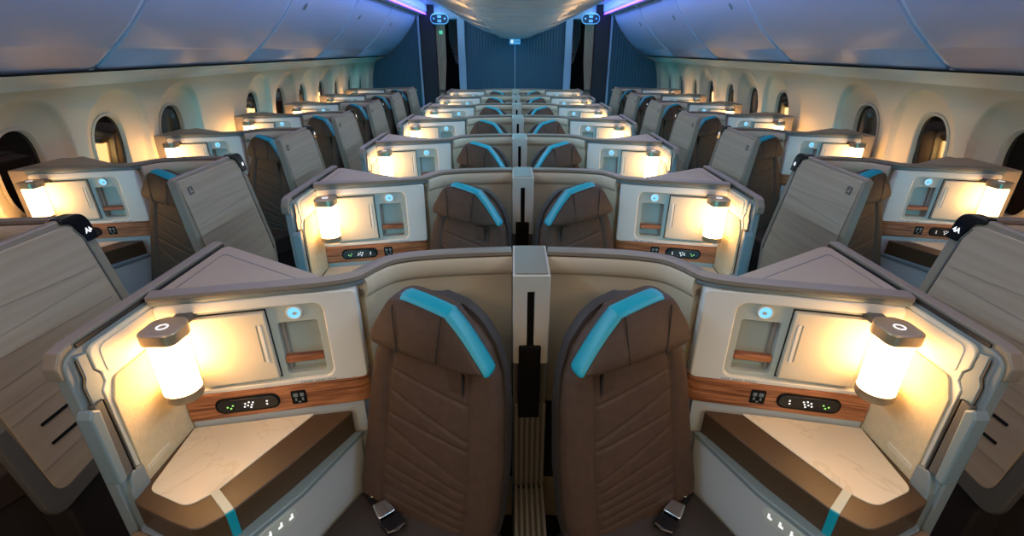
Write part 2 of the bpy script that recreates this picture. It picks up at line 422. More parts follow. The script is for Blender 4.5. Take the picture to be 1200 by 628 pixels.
# ---- bulkhead, aisle openings, curtains
mb = MB(); top = [(x, z-.004) for x, z in full if abs(x) < .90]
mb.prism([(-.90, 0), (.90, 0)] + [(.90, 2.2)] + top[::-1] + [(-.90, 2.2)], YB-.02, YB+.04, 'xzy'); o = mb.build('wall_back', 'bulkhead_blue', ang=30); tag(o, kind='structure')
mb = MB(); mb.box(-.006, .006, YB-.028, YB-.018, 0, 1.88); tag(mb.build('trim_back_seam', 'bulkhead_pale'), kind='structure')
n_ = 0
for sx, sd in ((-1, 'left'), (1, 'right')):
    a, b = sorted((sx*.90, sx*1.03)); mb = MB(); mb.box(a, b, YB-.06, YB+.3, 0, 2.43)
    tag(mb.build('trim_doorway_pillar_%s' % sd, 'bulkhead_pale', bevel=.01), kind='structure')
    # side partition following the bin
    P = [(1.74, 0), (1.74, 2.25)] + [(x, z-.003) for x, z in PR] + [(2.42, 1.57), (2.60, 1.48), (2.66, 1.2), (2.68, .9), (2.66, .4), (2.58, 0)]
    mb = MB(); mb.prism([(sx*x, z) for x, z in P], YB-.02, YB+.03, 'xzy'); tag(mb.build('wall_back_%s' % sd, 'bulkhead_blue', ang=30), kind='structure')
    mb = MB(); a, b = sorted((sx*1.715, sx*1.745)); mb.box(a, b, YB-.05, YB+.05, 0, 2.27); tag(mb.build('trim_partition_edge_%s' % sd, 'bulkhead_pale', bevel=.006), kind='structure')
    mb = MB(); a, b = sorted((sx*1.44, sx*1.72)); mb.box(a, b, YB+.02, YB+.55, 0, 2.43); tag(mb.build('wall_galley_%s' % sd, 'bulkhead_dark', bevel=.01), kind='structure')
    mb = MB(); a, b = sorted((sx*1.0, sx*1.72)); mb.box(a, b, 12.3, 12.4, 0, 2.43); tag(mb.build('wall_far_%s' % sd, 'bulkhead_dark'), kind='structure')
    mb = MB(); a, b = sorted((sx*1.03, sx*1.44)); mb.box(a, b, YB, YB+.25, 2.20, 2.43); tag(mb.build('trim_doorway_header_%s' % sd, 'bulkhead_pale', bevel=.01), kind='structure')
    # curtain pulled open, gathered to the outer side of the doorway
    mb = MB(); rs = []
    for zz in (0.05, .5, .95, 1.02, 1.5, 2.0, 2.17):
        wd = .17 - .05*exp(-((zz-1.0)/.35)**2)
        ln = []
        for i in range(41):
            t = i/40; ln.append((sx*(1.43-wd*t - .04*(2.17-zz)/2*0), YB+.06+.022*sin(t*pi*9), zz))
        ln += [(p[0], p[1]+.006, p[2]) for p in ln[::-1]]
        rs.append(ln)
    r = empty('doorway_curtain', (sx*1.37, YB+.06, .05), 'beige curtain gathered at the outer side of the %s aisle doorway' % sd, 'curtain')
    mb.rings(rs); mb.build('fabric', 'curtain_beige', r, off=(sx*1.37, YB+.06, .05), ang=80)
    mb = MB(); a, b = sorted((sx*1.43, sx*1.30)); mb.box(a, b, YB+.035, YB+.042, .98, 1.02); mb.build('tie_back', 'wing_dark', r, off=(sx*1.37, YB+.06, .05))
    # overhead bin of the cabin beyond, pale, seen through the doorway
    r = empty('far_cabin_bin', (sx*1.18, 11.2, 1.25), 'pale blue-grey overhead bin seen through the %s aisle doorway' % sd, 'cabinet')
    mb = MB(); a, b = (1.02, 1.36)
    mb.rings([[(sx*x, y, z) for x, z in ((1.02, 2.43), (1.36, 2.43), (1.36, 1.9), (1.24, 1.45), (1.02, 1.35))] for y in (11.0, 11.5)])
    mb.build('far_bin_body', 'bulkhead_pale', r, off=(sx*1.18, 11.2, 1.25), bevel=.01)
    mb = MB(); a, b = sorted((sx*1.03, sx*1.35)); mb.box(a, b, 10.99, 11.0, 1.62, 1.63); mb.build('door_gap', 'black_matte', r, off=(sx*1.18, 11.2, 1.25))
    # lit oval sign over each aisle doorway
    cx, cz_ = sx*1.33, 2.20; yy = YB-.10
    r = empty('aisle_sign', (cx, yy, cz_), 'lit blue oval sign hanging above the %s aisle doorway' % sd, 'sign', 'oval aisle signs')
    mb = MB(); mb.prism(rrect(-.16, .16, -.085, .085, .083, 8), -.03, .03, 'xzy', fn=lambda p: (cx+p[0], yy+p[1], cz_+p[2])); mb.build('sign_rim', 'sign_blue', r, off=(cx, yy, cz_), bevel=.008)
    mb = MB(); mb.prism(rrect(-.145, .145, -.068, .068, .066, 8), -.036, -.030, 'xzy', fn=lambda p: (cx+p[0], yy+p[1], cz_+p[2])); mb.build('sign_face', 'sign_dark', r, off=(cx, yy, cz_))
    for x0, x1, z0, z1 in ((-.035, .035, .015, .055), (-.035, .035, -.055, -.012), (-.11, -.08, -.012, .018), (.08, .11, -.012, .018)):
        mb = MB(); mb.prism(rrect(x0, x1, z0, z1, .008, 3), -.040, -.036, 'xzy', fn=lambda p: (cx+p[0], yy+p[1], cz_+p[2]))
        mb.build('sign_symbol', 'sign_blue', r, off=(cx, yy, cz_))
    mb = MB(); mb.box(cx-.012, cx+.012, yy-.01, yy+.01, cz_+.08, 2.44); mb.build('hanger', 'bulkhead_pale', r, off=(cx, yy, cz_))
# small green lit sign left doorway
r = empty('small_exit_light', (-1.335, YB-.01, 2.01), 'small green light below the left oval aisle sign', 'light')
mb = MB(); mb.box(-1.365, -1.305, YB, YB+.03, 1.96, 2.02); mb.build('light_face', 'glow_green', r, off=(-1.335, YB-.01, 2.01), bevel=.004)
# small lit box under the end of the centre bins
r = empty('seatbelt_sign', (0, YB-.12, 1.88), 'small pale blue lit box under the far end of the central overhead bins', 'sign')
mb = MB(); mb.prism(rrect(-.095, .095, 1.795, 1.885, .015), YB-.16, YB-.03, 'xzy'); mb.build('housing', 'sign_blue', r, off=(0, YB-.12, 1.88), bevel=.004)
mb = MB(); mb.prism(rrect(-.075, -.035, 1.815, 1.865, .008), YB-.166, YB-.16, 'xzy'); mb.build('lit_symbol', 'white_mark', r, off=(0, YB-.12, 1.88))
mb = MB(); mb.box(-.004, .090, YB-.165, YB-.16, 1.835, 1.845); mb.build('slot', 'bulkhead_pale', r, off=(0, YB-.12, 1.88))

# ------------------------------------------------------------------ one suite, in right-hand coordinates of the centre block
P0 = (.455, 1.153); EX, EY = .9795, -.2015
def F(p):      # (u along the console face, w towards the camera, z)
    return (P0[0] + EX*p[0] + EY*p[1]*1.0, P0[1] + EY*p[0] - EX*p[1], p[2])
PATH = smooth([(.054, 1.352), (.20, 1.338), (.32, 1.318), (.395, 1.288), (.435, 1.235), (.462, 1.185), (.505, 1.158), (.57, 1.137)], 6)
PATHF = PATH + [(.76, 1.096), (.945, 1.056)]

def mk_divider(s, label):
    b = (.30, 1.33, 0); r = empty('seat_divider', (s*b[0], b[1], b[2]), label, 'partition')
    mb = MB(); path = [p for p in PATH if p[0] <= .458]; sweep(mb, path, [(0, 0), (0, 1.10), (-.03, 1.10), (-.03, 0)]); mb.build('panel', 'divider_beige', r, b, s, ang=50)
    mb = MB(); sweep(mb, path, [(0, 1.075), (.010, 1.085), (.013, 1.10), (.013, 1.128), (.008, 1.136), (-.030, 1.136), (-.030, 1.075)]); mb.build('rail_lip', 'rail_lip', r, b, s, ang=50)
    mb = MB(); sweep(mb, path, [(.004, 1.136), (.010, 1.142), (.008, 1.152), (-.028, 1.155), (-.036, 1.150), (-.036, 1.10), (-.030, 1.10), (-.030, 1.136)]); mb.build('top_rail', 'rail_grey', r, b, s, ang=50)
    mb = MB(); sweep(mb, path, [(0, .22), (.006, .22), (.006, .58), (0, .58)]); mb.build('kick_panel', 'seat_base', r, b, s, ang=50)
    return r

def mk_console(s, label, wide=0.0):
    """wide: how far the outer end of the top runs on (towards the sidewall)"""
    b = (.75, 1.20, 0); r = empty('suite_console', (s*b[0], b[1], b[2]), label, 'console')
    B = lambda mb, n, m, par=None, **k: mb.build(n, m, par or r, b, s, **k)
    ox = .943
    apex = (ox, 1.395); tip = (.525, 1.172)
    back = (ox, 1.10)
    # carcass
    mb = MB()
    mb.prism([F((.075, -.085, 0))[:2], F((.485, -.085, 0))[:2], (ox, 1.14), apex, (.56, 1.19)], .0, 1.115)
    f0 = [F((.034, 0, 0))[:2], F((.490, 0, 0))[:2], (ox, 1.13), F((.034, -.083, 0))[:2]]
    mb.prism(f0, 0.0, .752); B(mb, 'carcass', 'cool_plastic', bevel=.004)
    # white face shell
    n = 6
    A = rrect(.012, .496, .838, 1.122, .012, n); Hh = rrect(.102, .486, .852, 1.092, .028, n)
    mb = MB(); mb.ringplate(A, Hh, 0, -.085, fn=F)
    B(mb, 'face_shell', 'white_plastic', bevel=.005, seg=3)
    # inset panel with a real pocket opening
    PK = rrect(.122, .224, .868, 1.036, .010, n)
    mb = MB(); mb.ringplate(rrect(.100, .488, .850, 1.094, .028, n), PK, -.012, -.030, fn=F)
    ip = B(mb, 'inset_panel', 'inset_grey', bevel=.002)
    mb = MB()
    for q in ((.114, .122, -.052, -.0305, .860, 1.044), (.224, .232, -.052, -.0305, .860, 1.044), (.122, .224, -.052, -.0305, .860, .868), (.122, .224, -.052, -.0305, 1.036, 1.044), (.114, .232, -.060, -.052, .860, 1.044)):
        mb.box(*q, fn=F)
    pk = B(mb, 'stowage_pocket', 'inset_grey')
    mb = MB(); mb.box(.1225, .2235, -.030, -.010, .905, .927, fn=F); mb.build('wood_bar', 'walnut', pk, b, s, bevel=.004)
    mb = MB(); mb.box(.215, .2235, -.050, -.034, .869, 1.034, fn=F); mb.build('pocket_strip', 'pocket_taupe', pk, b, s, bevel=.001)  # plain darker strip along the door side of the pocket
    # cupboard door
    mb = MB(); mb.prism([(.243, .868), (.432, .864), (.432, 1.077), (.247, 1.079)], .004, -.026, 'xzy', fn=F); dr = B(mb, 'door', 'door_cream', bevel=.003)
    mb = MB(); mb.prism([(.2395, .864), (.4355, .860), (.4355, 1.081), (.2435, 1.083)], -.0105, -.014, 'xzy', fn=F); mb.build('door_gap', 'seam_black', dr, b, s)
    mb = MB(); mb.prism(rrect(.258, .2665, .925, 1.045, .004), .0035, .0065, 'xzy', fn=F); mb.build('handle', 'white_plastic', dr, b, s, bevel=.001)
    mb = MB(); mb.prism(rrect(.2685, .2725, .927, 1.043, .0018), .0035, .0045, 'xzy', fn=F); mb.build('handle_groove', 'frame_blue_grey', dr, b, s)
    # reading light
    c = (.176, 1.065); circ = lambda rr: [(c[0]+rr*cos(t*pi/12), c[1]+rr*sin(t*pi/12)) for t in range(24)]
    mb = MB(); mb.ringplate(circ(.0205), circ(.0165), -.006, -.014, fn=F); rl = B(mb, 'reading_light', 'white_plastic', bevel=.001)
    mb = MB(); mb.prism(circ(.0168), -.013, -.008, 'xzy', fn=F); mb.build('lens', 'light_disc', rl, b, s)
    mb = MB(); mb.prism([(c[0]+.006*cos(t*pi/6)-.002, c[1]+.0045*sin(t*pi/6)-.002) for t in range(12)], -.008, -.0065, 'xzy', fn=F); mb.build('bulb_dot', 'inset_grey', rl, b, s)
    # tiny engraved line of writing
    mb = MB()
    for i in range(15):
        if i in (4, 9): continue
        mb.box(.098+i*.0065, .098+i*.0065+.0045, .0, .0008, .8425, .8455, fn=F)
    o = B(mb, 'engraved_writing', 'frame_blue_grey'); o['kind'] = 'stuff'
    # walnut band following the face, turning the inner corner
    band = [F((u, w, 0))[:2] for u, w in ((.492, .004), (.35, .004), (.20, .004), (.06, .004), (.030, .001), (.012, -.010), (.008, -.035))]
    mb = MB(); rs = []
    path = band[::-1]; sweep(mb, path, [(0, .754), (0, .838), (-.028, .838), (-.028, .754)]); wb = B(mb, 'walnut_band', 'walnut', bevel=.002)
    mb = MB(); mb.prism(rrect(.262, .418, .776, .816, .018), .003, .009, 'xzy', fn=F); cp = mb.build('control_panel', 'black_gloss', wb, b, s, bevel=.001)
    mb = MB(); mb.ringplate(rrect(.257, .423, .771, .821, .022), rrect(.262, .418, .776, .816, .018), .003, .0075, fn=F); mb.build('panel_rim', 'black_matte', cp, b, s, bevel=.001)
    def marks(mb, lst):
        for u, z in lst: mb.prism([(u+.0028*cos(t*pi/3), z+.0028*sin(t*pi/3)) for t in range(6)], .009, .0098, 'xzy', fn=F)
    mb = MB(); marks(mb, [(.290, .800), (.291, .790), (.326, .801), (.336, .803), (.346, .799), (.330, .793), (.340, .792), (.349, .789), (.333, .785)]); mb.build('lit_icon', 'white_mark', cp, b, s)
    mb = MB(); marks(mb, [(.378, .797), (.392, .793), (.384, .788)]); mb.build('green_icon', 'green_mark', cp, b, s)
    mb = MB(); mb.prism(rrect(.186, .226, .774, .820, .004), .003, .007, 'xzy', fn=F); so = mb.build('power_socket', 'black_matte', wb, b, s, bevel=.001)
    mb = MB()
    for q in ((.192, .202, .800, .812), (.208, .220, .800, .812), (.194, .199, .786, .796), (.212, .217, .786, .796), (.203, .209, .779, .784)):
        mb.box(q[0], q[1], .007, .0078, q[2], q[3], fn=F)
    mb.build('socket_pins', 'frame_blue_grey', so, b, s)
    # top tray: slab, raised triangle, front rail
    mb = MB(); T = [F((.012, -.004, 0))[:2], F((.497, -.004, 0))[:2], apex, tip]
    mb.prism(rpoly([(.505, 1.150), F((.497, -.004, 0))[:2], apex, (.925, 1.405)], .004), 1.122, 1.145); tt = B(mb, 'top_tray', 'tray_mauve', bevel=.004)
    mb = MB(); tri = rpoly([(.600, 1.150), (.905, 1.088), (.905, 1.335)], .014); mb.prism(tri, 1.144, 1.148); mb.build('tray_inset', 'tray_mauve', tt, b, s, bevel=.0015)
    tri2 = rpoly([(.590, 1.150), (.911, 1.082), (.911, 1.346)], .014); mb = MB(); mb.prism(tri2, 1.1445, 1.1460); mb.build('inset_groove', 'wing_dark', tt, b, s)
    # passenger screen on the aft face, turned to the seat behind
    q0 = Vector((.56, 1.19)); q1 = Vector(apex); qd = (q1-q0).normalized(); qn = Vector((-qd.y, qd.x))
    def Q(p): return (q0.x+qd.x*p[0]+qn.x*p[1], q0.y+qd.y*p[0]+qn.y*p[1], p[2])
    mb = MB(); mb.prism(rrect(.005, .425, .80, 1.06, .012), .001, .022, 'xzy', fn=Q); sc_ = B(mb, 'screen_bezel', 'black_gloss', bevel=.003)
    mb = MB(); mb.prism(rrect(.020, .410, .815, 1.045, .004), .0225, .0235, 'xzy', fn=Q); mb.build('screen', 'screen_glow', sc_, b, s)
    pth = [p for p in PATHF if p[0] >= .456]
    mb = MB(); sweep(mb, pth, [(.002, 1.122), (.006, 1.126), (.006, 1.136), (-.02, 1.136), (-.02, 1.122)]); B(mb, 'rail_lip', 'frame_blue_grey', ang=50)
    mb = MB(); sweep(mb, pth, [(.006, 1.136), (.012, 1.142), (.010, 1.152), (-.024, 1.155), (-.028, 1.136)]); B(mb, 'top_rail', 'rail_grey', ang=50)
    if wide:      # filler between the console and the sidewall
        mb = MB(); mb.prism([(ox+.001, 1.062), (ox+wide, 1.062), (ox+wide, 1.395), (ox+.001, 1.395)], .60, 1.14); B(mb, 'window_side_filler', 'tray_mauve', bevel=.006)
    return r

def mk_lamp(s, label):
    c = (.876, .988); b = (c[0], c[1], .895); r = empty('bedside_lamp', (s*b[0], b[1], b[2]), label, 'lamp')
    n = 24
    mb = MB(); mb.lathe([(.0, .917), (.0400, .917), (.0418, .922), (.0418, 1.066), (.0400, 1.071), (0, 1.071)], (*c, 0), n); mb.build('lamp_shade', 'lamp_glow', r, b, s)
    mb = MB(); mb.lathe([(0, .896), (.030, .896), (.040, .899), (.0435, .905), (.0435, .9245), (.0425, .9245), (.0425, .9165), (0, .9165)], (*c, 0), n); mb.build('bottom_cap', 'brushed_metal', r, b, s)
    # top cap reaches back to the console
    poly = rpoly([(c[0]-.043, c[1]-.042), (c[0]+.043, c[1]-.042), (c[0]+.044, c[1]+.030), (c[0]+.022, c[1]+.052), (c[0]-.028, c[1]+.052), (c[0]-.044, c[1]+.026)], .026, 6)
    mb = MB(); mb.prism(poly, 1.0715, 1.104); tc = mb.build('top_cap', 'brushed_metal', r, b, s, bevel=.004)
    mb = MB(); rr = lambda q: [(c[0]+q*cos(t*pi/12), c[1]+q*sin(t*pi/12), 0) for t in range(24)]
    A = rr(.0135); Bq = rr(.0095); vs = [(p[0], p[1], z) for z in (1.1035, 1.1052) for q in (A, Bq) for p in q]; N = 24; fs = []
    for i in range(N):
        j = (i+1) % N; fs += [[2*N+i, 2*N+j, 3*N+j, 3*N+i], [i, j, 2*N+j, 2*N+i], [N+i, 3*N+i, 3*N+j, N+j]]
    mb.add(vs, fs); mb.build('ring_switch', 'white_mark', tc, b, s)
    mb = MB(); mb.box(c[0]-.022, c[0]+.018, c[1]+.046, 1.080, 1.077, 1.098); mb.build('bracket', 'wing_dark', r, b, s, bevel=.005)
    return r

ARM = [(.512, 1.126), (.617, .914), (.695, .775), (.745, .728), (.815, .752), (.938, .806), (.940, .86), (.940, 1.046)]
def mk_armrest(s, label):
    b = (.75, .95, .2); r = empty('side_table', (s*b[0], b[1], b[2]), label, 'side table')
    B = lambda mb, n, m, par=None, **k: mb.build(n, m, par or r, b, s, **k)
    P = rpoly(ARM, [.01, .1, .05, .04, .05, .03, .02, .01], 6)
    mb = MB(); mb.prism(P, .655, .733); B(mb, 'leather_pad', 'leather_arm', bevel=.010, seg=3)
    mar = rpoly([(.622, 1.108), (.756, .835), (.800, .790), (.920, .838), (.934, 1.048)], [.004, .06, .04, .035, .004], 6)
    mb = MB(); mb.prism(mar, .730, .7355); B(mb, 'marble_top', 'marble', bevel=.002)
    # strap: pale on top, teal down the side.  runs from the marble edge across the pad
    a = Vector((.760, .834)); d = Vector((-.76, -.65)).normalized(); q = Vector((-d.y, d.x))*.010
    e = a + d*.084
    mb = MB(); mb.prism([tuple(a-q), tuple(e-q), tuple(e+q), tuple(a+q)], .732, .7355); B(mb, 'strap_top', 'pale_strap', bevel=.001)
    mb = MB(); f = e + d*.004; mb.prism([tuple(e-q-d*.012), tuple(f-q), tuple(f+q), tuple(e+q-d*.012)], .650, .7345); B(mb, 'strap_side', 'teal_trim', bevel=.002)
    # body below, pulled in
    body = [(.502, 1.120), (.596, .900), (.675, .775), (.735, .728), (.93, .80), (.937, 1.046)]
    mb = MB(); mb.prism(rpoly(body, [.0, .0, .0, .03, .02, .01]), .06, .640); bd = B(mb, 'body', 'cool_plastic', bevel=.006)
    mb = MB(); mb.prism(rpoly([(.496, 1.122), (.590, .896), (.668, .768), (.733, .718), (.936, .792), (.938, 1.046)], [0, .02, .02, .03, .02, .01]), .640, .656); B(mb, 'pad_edge_trim', 'frame_blue_grey', bevel=.003)
    # seat control strip on the inner side, near the front
    p0 = Vector((.596, .900)); p1 = Vector((.675, .775)); pm = p0.lerp(p1, .5); dd = (p1-p0).normalized(); nn = Vector((dd.y, -dd.x))
    if nn.x > 0: nn = -nn
    def G(p): return (pm.x + dd.x*p[0] + nn.x*p[1], pm.y + dd.y*p[0] + nn.y*p[1], p[2])
    mb = MB(); mb.prism(rrect(-.055, .055, .585, .628, .02), -.004, .004, 'xzy', fn=G); cp = B(mb, 'seat_control', 'inset_grey', bevel=.001)
    for i in range(3):
        u = -.033+i*.030
        mb = MB(); mb.prism([(u-.006, .600), (u+.006, .600), (u+.006, .606), (u-.001, .608), (u-.001, .616), (u-.006, .616)], .004, .0048, 'xzy', fn=G); mb.build('button', 'white_mark', cp, b, s)
    # bronze fairing in front of the table
    mb = MB(); mb.prism(rpoly([(.745, .712), (.80, .665), (.945, .665), (.945, .788), (.93, .792)], [.01, .03, .03, .005, .005]), .10, .655); B(mb, 'foot_fairing', 'fairing_bronze', bevel=.008)
    return r

def mk_privacy(s, label):
    b = (.965, 1.10, 0); r = empty('privacy_wall', (s*b[0], b[1], b[2]), label, 'privacy wall')
    B = lambda mb, n, m, par=None, **k: mb.build(n, m, par or r, b, s, **k)
    X0, X1 = .948, .982
    # outer core with rounded upper front corner
    core = rpoly([(.800, .12), (1.42, .12), (1.42, 1.138), (.806, 1.138)], [.03, .005, .005, .045], 6)
    mb = MB(); mb.prism(core, X0+.004, X1-.004, 'yzx'); B(mb, 'core_panel', 'frame_mid', bevel=.003)
    # top cap with dark seam
    cap = [(.806, 1.085), (.797, 1.090), (.795, 1.120), (.815, 1.148), (.845, 1.154), (1.425, 1.154), (1.425, 1.136), (.850, 1.136), (.826, 1.130), (.812, 1.112)]
    mb = MB(); mb.prism(cap, X0+.008, X1+.004, 'yzx'); B(mb, 'top_cap', 'rail_grey', bevel=.003)
    mb = MB(); mb.prism([(.85, 1.1365), (1.42, 1.1365), (1.42, 1.146), (.85, 1.146)], X0+.004, X0+.008, 'yzx'); B(mb, 'cap_seam', 'seam_black')
    # inner liner (smooth) with an L-shaped notched front edge, then the fabric panel on it
    lin = rpoly([(.858, .66), (1.395, .66), (1.395, 1.128), (.862, 1.128), (.862, 1.075), (.872, 1.060), (.872, 1.035), (.858, 1.02)], [.0, .0, .0, .03, .004, .004, .004, .004])
    mb = MB(); mb.prism(lin, X0-.004, X0+.006, 'yzx'); B(mb, 'liner', 'door_cream', bevel=.002)
    up = rpoly([(.885, 1.050), (1.08, 1.040), (1.08, 1.118), (.885, 1.118)], [.01, 0, 0, .02])
    mb = MB(); mb.prism(up, X0-.006, X0-.003, 'yzx'); B(mb, 'upper_panel', 'door_cream', bevel=.0015)
    fb = rpoly([(.868, .665), (1.08, .665), (1.08, 1.034), (.892, 1.034), (.884, 1.020), (.868, .985)], [.0, 0, 0, .015, .01, .01])
    mb = MB(); mb.prism(fb, X0-.009, X0-.003, 'yzx'); B(mb, 'fabric_panel', 'fabric_panel', bevel=.002)
    # blue-grey front frame, stepped
    fr = [(.812, .13), (.856, .13), (.856, 1.018), (.870, 1.036), (.870, 1.058), (.858, 1.076), (.858, 1.120), (.835, 1.126), (.835, 1.070), (.826, 1.055), (.826, 1.0), (.812, .99)]
    mb = MB(); mb.prism(fr, X0-.002, X0+.010, 'yzx'); B(mb, 'front_frame', 'frame_blue_grey', bevel=.002)
    mb = MB(); mb.prism([(.8205, 1.0), (.8235, 1.0), (.8235, 1.056), (.832, 1.072), (.832, 1.118), (.829, 1.118), (.829, 1.073), (.8205, 1.058)], X0-.0035, X0, 'yzx'); B(mb, 'frame_gap', 'seam_black')
    # sliding door edge with pull handle
    mb = MB(); mb.prism(rpoly([(.790, .805), (.812, .805), (.818, 1.000), (.800, 1.012), (.790, .995)], .006), X0-.022, X0+.012, 'yzx'); hd = B(mb, 'door_pull', 'frame_blue_grey', bevel=.005, seg=3)
    mb = MB(); mb.box(X0-.012, X0+.004, .817, .840, .800, 1.008); B(mb, 'pull_recess', 'wing_dark', bevel=.002)
    mb = MB(); mb.prism([(.842, .79), (.846, .79), (.846, 1.006), (.842, 1.006)], X0-.013, X0, 'yzx'); B(mb, 'recess_gap', 'seam_black')
    mb = MB(); mb.prism(rpoly([(.812, .55), (.866, .55), (.866, .790), (.835, .800), (.822, .785), (.812, .75)], .005), X0-.016, X0+.004, 'yzx'); B(mb, 'lower_door_edge', 'frame_mid', bevel=.004)
    # small debossed strip of writing on the fabric
    mb = MB(); mb.prism(rrect(.878, .960, .757, .771, .005), X0-.0105, X0-.008, 'yzx'); st = B(mb, 'notice_strip', 'door_cream', bevel=.0008)
    mb = MB()
    for i in range(11): mb.box(X0-.0112, X0-.0105, .884+i*.0065, .884+i*.0065+.0045, .7615, .7665)
    o = mb.build('notice_writing', 'fabric_panel', st, b, s); o['kind'] = 'stuff'
    return r

# ---- seat.  local frame: h across (towards +h = console side), d towards the passenger's front, z up
SA = radians(22.5); SB = (.302, .994)
hx, hy = cos(SA), sin(SA); nx_, ny_ = sin(SA), -cos(SA)
LEAN = .21
def S(p):       # (h, d, z)
    return (SB[0] + hx*p[0] + nx_*p[1], SB[1] + hy*p[0] + ny_*p[1], p[2])
def mk_seat(s, label):
    b = (.34, .95, 0); r = empty('passenger_seat', (s*b[0], b[1], b[2]), label, 'seat')
    B = lambda mb, n, m, par=None, **k: mb.build(n, m, par or r, b, s, **k)
    def hw(t):          # half width over the height of the back
        k = [(0, .212), (.12, .224), (.35, .225), (.6, .214), (.75, .198), (.86, .168), (.93, .130), (.975, .090), (1.0, .045)]
        for (a, u), (c, v) in zip(k, k[1:]):
            if t <= c:
                q = (t-a)/(c-a); return u+(v-u)*q
        return k[-1][1]
    Z0, Z1 = .455, 1.106
    lines = [(.16, .24, .0), (.19, .30, 0), (.235, .36, 0), (.27, .42, 0), (.31, .475, 0), (.37, .55, 0), (.40, .63, 0), (.55, .68, 0), (.64, .73, 0)]
    lines = [(.05, .10), (.09, .15), (.13, .20), (.17, .25), (.22, .33), (.27, .44), (.42, .50), (.46, .61), (.62, .70)]
    NH = 150; rs = []
    NF = 46; NB = 18
    for j in range(NH+1):
        t = j/NH; z = Z0+(Z1-Z0)*t; W = hw(t); lean = -LEAN*(z-Z0)
        th = .066*(1-.15*t)*(1 if t < .93 else sqrt(max(0.05, 1-((t-.93)/.075)**2)))
        ring = []
        for i in range(NF+1):
            u = -1+2*i/NF; x = W*u - (.026*u*min(1, t/.35) if u > 0 else 0)
            d = th*.5*(1-abs(u)**5*.9)
            d += .022*max(0, (abs(u)-.60)/.4)*(1-max(0, (abs(u)-.88)/.12)**2)     # side bolsters
            d += .010; d -= .010*exp(-((abs(u)-.625)/.022)**2)*(1 if t < .86 else 0)         # long seams
            if abs(u) < .60 and t < .86:
                for (zl, zr) in lines:
                    # lines climb away from the console side (h>0 low)... right seat: rise to the right
                    zc = zl + (zr-zl)*((u+.6)/1.2)
                    d -= (.0048 if t > .33 else .0030)*exp(-((t-zc)/.0055)**2)
            ring.append((x, d+lean, z))
        for i in range(NB+1):
            u = 1-2*i/NB; x = W*u - (.026*u*min(1, t/.35) if u > 0 else 0)
            ring.append((x, -th*.5 - .022*(1-u*u)*(1-.3*t)+lean, z))
        rs.append(ring)
    mb = MB(); mb.rings(rs, fn=S); br = B(mb, 'backrest', 'leather_brown', ang=0)
    for sg in (-1, 1):
        pts = []
        for j in range(30):
            t = .01+.80*j/29; z = Z0+(Z1-Z0)*t; u = .625; th = .066*(1-.15*t)
            pts.append(S((sg*u*hw(t) - (.016*min(1, t/.35) if sg > 0 else 0), th*.5*(1-u**5*.9)+.0115-.0070-LEAN*(z-Z0), z)))
        mb = MB(); mb.tube(pts, .0024, 6); mb.build('side_seam', 'seam_black', br, b, s)
    # darker side shell wrapping the post side of the back
    mb = MB(); rs = []
    for j in range(41):
        t = j/40*.985; z = Z0+(Z1+.012-Z0)*t; W = hw(t)+.006; lean = -LEAN*(z-Z0); th = .056*(1-.1*t); V = W - .026*min(1, t/.35)
        rs.append([(-W, -.005+lean, z), (-W-.004, -.03+lean, z), (-W+.002, -th*.75+lean, z), (-W+.04, -th+lean, z), (0, -th-.012+lean, z), (V-.04, -th+lean, z), (V-.002, -th*.75+lean, z), (V+.002, -.03+lean, z), (V-.002, -.005+lean, z), (0, -.02+lean, z)])
    mb.rings(rs, fn=S); B(mb, 'back_shell', 'leather_dark', ang=60)
    # headrest
    hz = .992; hl = -LEAN*(hz-Z0)+.030
    def H(p):
        return S((p[0], hl + p[1] - .21*p[2], hz + p[2]))
    out = [(-.186, -.006), (-.180, .006), (-.124, .072), (-.080, .114), (-.062, .124), (.040, .144), (.082, .141), (.102, .126), (.126, .086), (.146, .048), (.150, .028), (.140, .010), (.06, -.006), (-.06, -.014), (-.150, -.014)]
    ob = smooth(out + [out[0]], 4)[:-1]
    mb = MB(); rs = []
    for sc_, d in ((.90, .050), (.955, .047), (.99, .038), (1.0, .025), (1.0, -.02), (.98, -.03)):
        rs.append([(x*sc_, d + .010*min(1, (x/.19)**2) - 0, z*sc_+.07*(1-sc_)) for x, z in ob])
    mb.rings(rs, fn=H); hr = B(mb, 'headrest', 'leather_brown', ang=60)
    for xs_ in ((-.062, -.052), (.080, .060)):
        mb = MB(); pts = []
        for k in range(9):
            z = -.012+.140*k/8; x = xs_[1]+(xs_[0]-xs_[1])*k/8
            pts.append((x, .0565 - (.004 if k in (0, 8) else 0), z*.93+.005))
        mb.tube([H(p) for p in pts], .0016, 6); mb.build('stitch_seam', 'seam_black', hr, b, s)
    # teal band along the top edge, from the middle down to the post side
    k0 = min(range(len(ob)), key=lambda i: (ob[i][0]+.186)**2 + (ob[i][1]+.006)**2)
    k1 = min(range(len(ob)), key=lambda i: (ob[i][0]-.064)**2 + (ob[i][1]-.144)**2)
    seq = ob[k0:k1+1]
    mb = MB(); rs = []
    for i, p in enumerate(seq):
        a = Vector(seq[max(i-1, 0)]); c = Vector(seq[min(i+1, len(seq)-1)]); tt = (c-a).normalized(); nn = Vector((-tt.y, tt.x))
        q = Vector(p); tp = .35 if i in (0, len(seq)-1) else 1
        rs.append([(q.x+nn.x*o, d + .006, q.y+nn.y*o) for o, d in ((-.001, .049*tp), (.005*tp, .047*tp), (.0095*tp, .038), (.0095*tp, .010*tp), (.006*tp, -.004*tp), (-.001, -.012*tp))])
    mb.rings(rs, fn=H); mb.build('teal_band', 'teal_trim', hr, b, s, ang=50)
